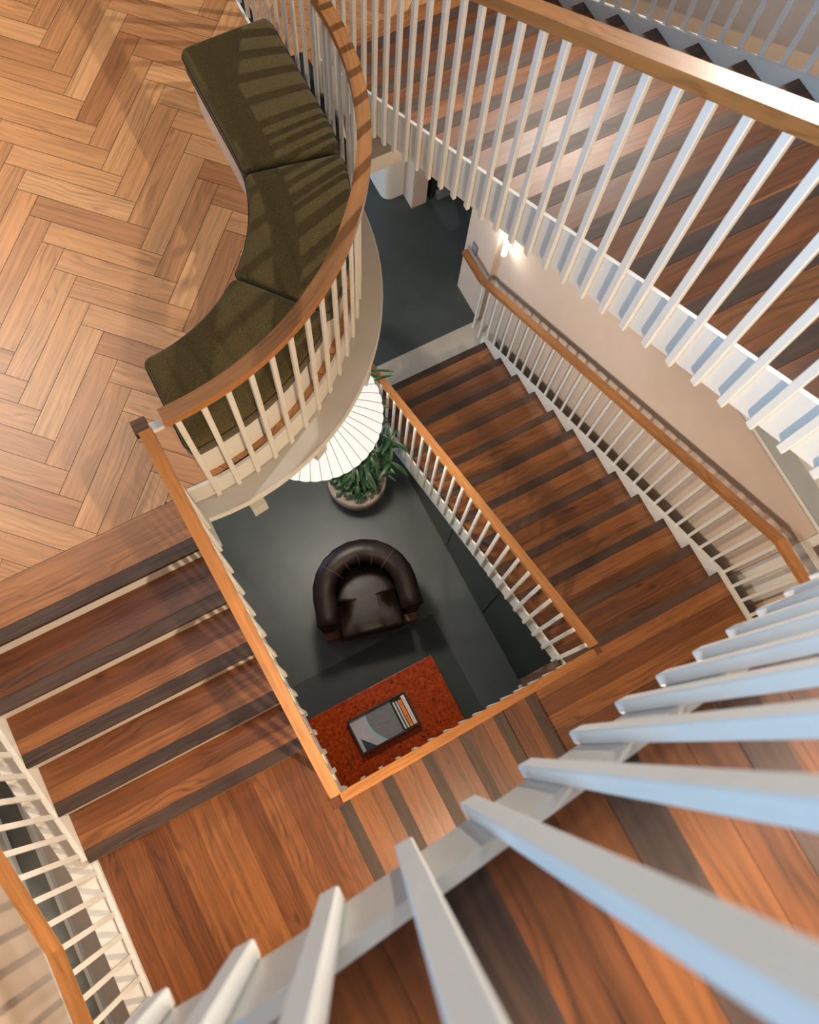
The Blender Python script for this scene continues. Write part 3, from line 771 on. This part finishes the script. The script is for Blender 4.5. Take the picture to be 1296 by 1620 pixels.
for tx, ty, tz in tops:
    pts = [Vector((tx*.15, ty*.15, .38)).lerp(Vector((tx, ty, tz)), u)+Vector((-tx*.25*math.sin(PI*u), -ty*.25*math.sin(PI*u), 0)) for u in [i/6 for i in range(7)]]
    tube(stems, pts, .006, .003)
    for i in range(2, 7):
        for k in range(5):
            a = rnd.uniform(0, 2*PI); el = rnd.uniform(.0, .8)
            leaf(fol, pts[i], (math.cos(a)*math.cos(el), math.sin(a)*math.cos(el), math.sin(el)), rnd.uniform(.14, .26), rnd.uniform(.028, .05), rnd.uniform(.6, 1.3))
m_low = MB()
for i in range(150):
    a = rnd.uniform(0, 2*PI); r_ = rnd.uniform(.02, .19); a2 = a+rnd.uniform(-.9, .9); el = rnd.uniform(.2, 1.1)
    leaf(m_low, (math.cos(a)*r_, math.sin(a)*r_, .38+rnd.uniform(0, .12)), (math.cos(a2)*math.cos(el), math.sin(a2)*math.cos(el), math.sin(el)), rnd.uniform(.05, .12), rnd.uniform(.03, .06), 1.2)
stems.build('stem', LEAF, t); fol.build('long_leaf_foliage', LEAF, t); m_low.build('low_foliage', LEAF, t)

# ================================================================== ARMCHAIR
t = thing('armchair', 'dark brown leather tub armchair standing on the grey floor of the well', 'armchair', (.575, 1.14, 0), math.atan2(-.24, .97))
def horseshoe(R_, yf, n=26, fl=0):
    p = [(-R_-fl, yf), (-R_-fl*.5, yf*.5), ] + [(R_*math.cos(PI-PI*i/n), R_*math.sin(PI-PI*i/n)) for i in range(n+1)] + [(R_+fl*.5, yf*.5), (R_+fl, yf)]
    return p
def sweep(path_, sec):
    """path in xy; sec(k)-> list of (offset outward, z)"""
    rg = []
    for i, p in enumerate(path_):
        a = Vector(path_[max(0, i-1)]); b_ = Vector(path_[min(len(path_)-1, i+1)]); tn = (b_-a).normalized(); out = Vector((-tn.y, tn.x))
        rg.append([(p[0]+out.x*o_, p[1]+out.y*o_, z_) for o_, z_ in sec(i/(len(path_)-1))])
    return rg
pth = horseshoe(.352, -.20, 28, .012)
def roll(u):
    pl = 1+.03*math.cos(u*PI*2*13)
    h = .60 + .10*math.sin(PI*u)
    return [(.097*pl*math.cos(w_)+.0, h+.075*pl*math.sin(w_)) for w_ in [2*PI*k/16 for k in range(16)]]
m = MB(); m.loft(sweep(pth, roll)); m.build('padded_back_roll', LEATHER, t, fix=True)
def shell(u):
    h = .60+.10*math.sin(PI*u); return [(.085, h), (.075, .30), (.055, .10), (-.03, .10), (-.045, .30), (-.055, h)]
m = MB(); m.loft(sweep(pth, shell)); m.build('shell', LEATHER, t, fix=True)
# seat cushion: round at the back, square at the front
out = [(-.275, -.315), (-.28, 0)] + [(.285*math.cos(PI-PI*i/20), .285*math.sin(PI-PI*i/20)) for i in range(21)] + [(.28, 0), (.275, -.315)]
def offs(k): return [(x*(1-k), (y+.02)*(1-k)-.02) for x, y in out]
m = MB(); m.loft([[(x, y, z_) for x, y in offs(k)] for k, z_ in ((.04, .28), (0, .31), (0, .40), (.03, .435), (.10, .45), (.35, .46), (.7, .462))]); m.build('seat_cushion', LEATHER, t, fix=True)
m = MB(); m.box(-.26, .26, -.30, .1, .11, .28); m.build('seat_base', LEATHER, t, bevel=.015)
for x in (-.352, .352):
    m = MB(); m.box(x-.065, x+.065, -.265, -.19, .0, .16); m.build('foot', WOODF, t, bevel=.006)
for x in (-.14, .14):
    m = MB(); m.box(x-.03, x+.03, .385, .445, .0, .12); m.build('foot', WOODF, t, bevel=.006)
m = MB()
for q in (-.55, -.28, 0.0, .28, .55):
    a = PI/2+q*1.5; c_, s_ = math.cos(a), math.sin(a)
    m.loft([[(c_*(.335+.114*math.cos(w_))-s_*dx, s_*(.335+.114*math.cos(w_))+c_*dx, .688-.02*abs(q)+.077*math.sin(w_)) for dx in (-.0025, .0025)] for w_ in [PI*k/10-.2 for k in range(12)]], closed=False, caps=False)
m.build('seam', simple('leather_seam', (.05, .02, .018), .5), t)

# ================================================================== TABLE, TRAY, BOOKS, RUG
TZ = .50
t = thing('low_table', 'red burl wood low table with dark edge lines, carrying the tray', 'table', (.25, .135, 0))
m = MB(); m.box(-.575, .585, -.345, .292, TZ-.05, TZ); m.build('table_top', BURL, t, bevel=.004)
m = MB(); m.box(-.55, .56, -.32, .268, .02, TZ-.0505); m.build('table_base', BURL, t, bevel=.004)
m = MB(); m.box(-.52, .53, -.245, .238, 0, .0195); m.build('plinth', BLACK, t)
m = MB()
for a in ((-.553, .563, .2705, .2725), (-.553, .563, -.3255, -.3235), (-.5535, -.5515, -.3235, .2705), (.5615, .5635, -.3235, .2705)): m.box(*a, TZ+.0001, TZ+.0006)
m.build('edge_inlay', simple('dark_inlay', (.06, .01, .005), .4), t)
t = thing('tray', 'rectangular dark-framed tray on the red table, holding a glossy picture and books', 'tray', (.22, .115, TZ+.0005))
m = MB()
for a in ((-.27, .27, .138, .150), (-.27, .27, -.150, -.138), (-.27, -.258, -.138, .138), (.258, .27, -.138, .138)): m.box(*a, 0, .055)
m.build('frame', BRONZE, t); m = MB(); m.box(-.258, .258, -.138, .138, 0, .008); m.build('bottom', BRONZE, t)
t = MB(); t.box(0, .375, 0, .272, 0, .026); o = t.build('picture_book', PRINT, None, loc=(.22-.256, .115-.136, TZ+.010)); tag(o, 'glossy grey and lilac picture book with a light blue arc lying in the tray', 'book')
bk = [(.352, .020, GREYC, .045, 'thin navy-spined grey book standing in the tray, beside the picture book', .245),
      (.378, .018, GREYC, .050, 'slim pale book standing between the grey and the orange book', .240),
      (.402, .028, ORANGE, .050, 'orange book with small dark lettering on its spine, standing in the tray', .235),
      (.434, .036, REDC, .064, 'red-covered book with white page edges, at the right end of the tray', .262)]
for i, (x, w_, mt, h, lb, ln) in enumerate(bk):
    t = thing('book', lb, 'book', (x, .115-.132, TZ+.0095), 0, 'books standing in the tray')
    cov = NAVY if i == 0 else mt
    if mt is ORANGE:
        m = MB(); m.box(0, w_, 0, ln, 0, h); m.build('cover', ORANGE, t, bevel=.001)
        m = MB()
        for k in range(9): m.box(.008, .008+.006+.003*(k % 3), .02+.010*k, .0235+.010*k, h, h+.0004)
        m.box(.009, .020, .185, .195, h, h+.0004); m.box(.009, .020, .205, .211, h, h+.0004)
        m.build('spine_lettering', BLACKT, t)
    else:
        m = MB(); m.box(0, .0025, 0, ln, 0, h); m.box(w_-.0025, w_, 0, ln, 0, h); m.box(.0025, w_-.0025, 0, ln, 0, .002); m.build('cover', cov, t)
        m = MB(); m.box(.003, w_-.003, .003, ln-.003, .0025, h-.003); m.build('pages', PAPERW, t)
m = MB(); m.box(-.9, 1.075, -1.2, .778, .0005, .008); o = m.build('floor_mat', RUGM); tag(o, 'dark green-grey floor mat under the red table', 'mat')

# ================================================================== UNDER-STAIR CABINET
O = (1.48, .9, 0)
t = thing('under_stair_cabinet', 'dark green fitted cabinet under the lowest flight, with thin door joints', 'cabinet', O)
X0, X1 = 1.50, 2.70
def topz(y): return min(nose_mid(y)-.26, ZR-.27)
m = MB(); m.prism([(2.35, .0), (-1.3, .0), (-1.3, topz(-1.3)), (-.08, topz(-.08)), (2.35, max(.05, topz(2.35)))], 'x', X0, X1); rel(m, O).build('body', GREEN, t, fix=True)
for a, b_ in ((2.33, 1.275), (1.265, .575), (.565, -.095), (-.105, -.8), (-.81, -1.29)):
    m = MB(); m.prism([(a, .03), (b_, .03), (b_, topz(b_)-.012), (a, max(.035, topz(a)-.012))], 'x', X0-.018, X0-.001); rel(m, O).build('door', GREEN, t, fix=True)

# ================================================================== WALL LAMPS, SWITCH, CABINET AT THE BACK
def wall_lamp(loc, label, matl, rz=0, arm=.05):
    t = thing('wall_lamp', label, 'wall lamp', loc, rz, 'tubular wall lamps of the stairwell')
    m = MB(); m.box(0, .012, -.016, .016, -.05, .05); m.build('back_plate', WHITE, t, bevel=.003)
    m = MB(); m.loft(lathe([(.018, -.12), (.024, -.113), (.024, .113), (.018, .12)], 20)); o = m.build('tube', matl, t, fix=True); o.location = (-arm, 0, 0)
    m = MB(); m.box(-arm+.02, 0, -.007, .007, -.007, .007); m.build('arm', STEEL, t)
    return t
wall_lamp((2.927, 3.07, 1.52), 'glowing tubular wall lamp on the beige wall, half behind the upper stringer', TUBE)
wall_lamp((3.087, 2.92, ZF+2.95), 'glowing tubular wall lamp above the upper flight', TUBEU, 0, .12)
wall_lamp((.36, -1.307, ZL+1.90), 'glowing tubular wall lamp on the back wall above the lower short flight', TUBEU, -PI/2, .06)
point('wall_lamp_light', (2.80, 3.07, 1.52), 2.2, (1, .94, .85), .05)
point('upper_wall_lamp_light', (2.92, 2.92, ZF+2.95), 250, (1, .93, .83), .022)
point('back_wall_lamp_light', (.36, -1.20, ZL+1.90), 215, (1, .76, .50), .025)
t = thing('light_switch', 'small grey light switch on the beige wall beside the lowest rail end', 'switch', (2.884, 3.46, .92))
m = MB(); m.box(-.012, 0, -.04, .04, -.07, .07); m.build('switch_plate', GREYM, t, bevel=.002)
m = MB(); m.box(-.017, -.0125, -.022, .022, -.045, .045); m.build('rocker', SWITCH, t)
t = thing('low_cabinet', 'black cabinet with a grey front panel at the far end of the ground floor', 'cabinet', (3.1, 4.62, 0))
m = MB(); m.box(.0, .75, 0, .32, 0, .95); m.build('carcass', BLACK, t)
m = MB(); m.box(.06, .60, -.05, -.001, 0.01, .12); m.build('front_panel', GREYM, t)
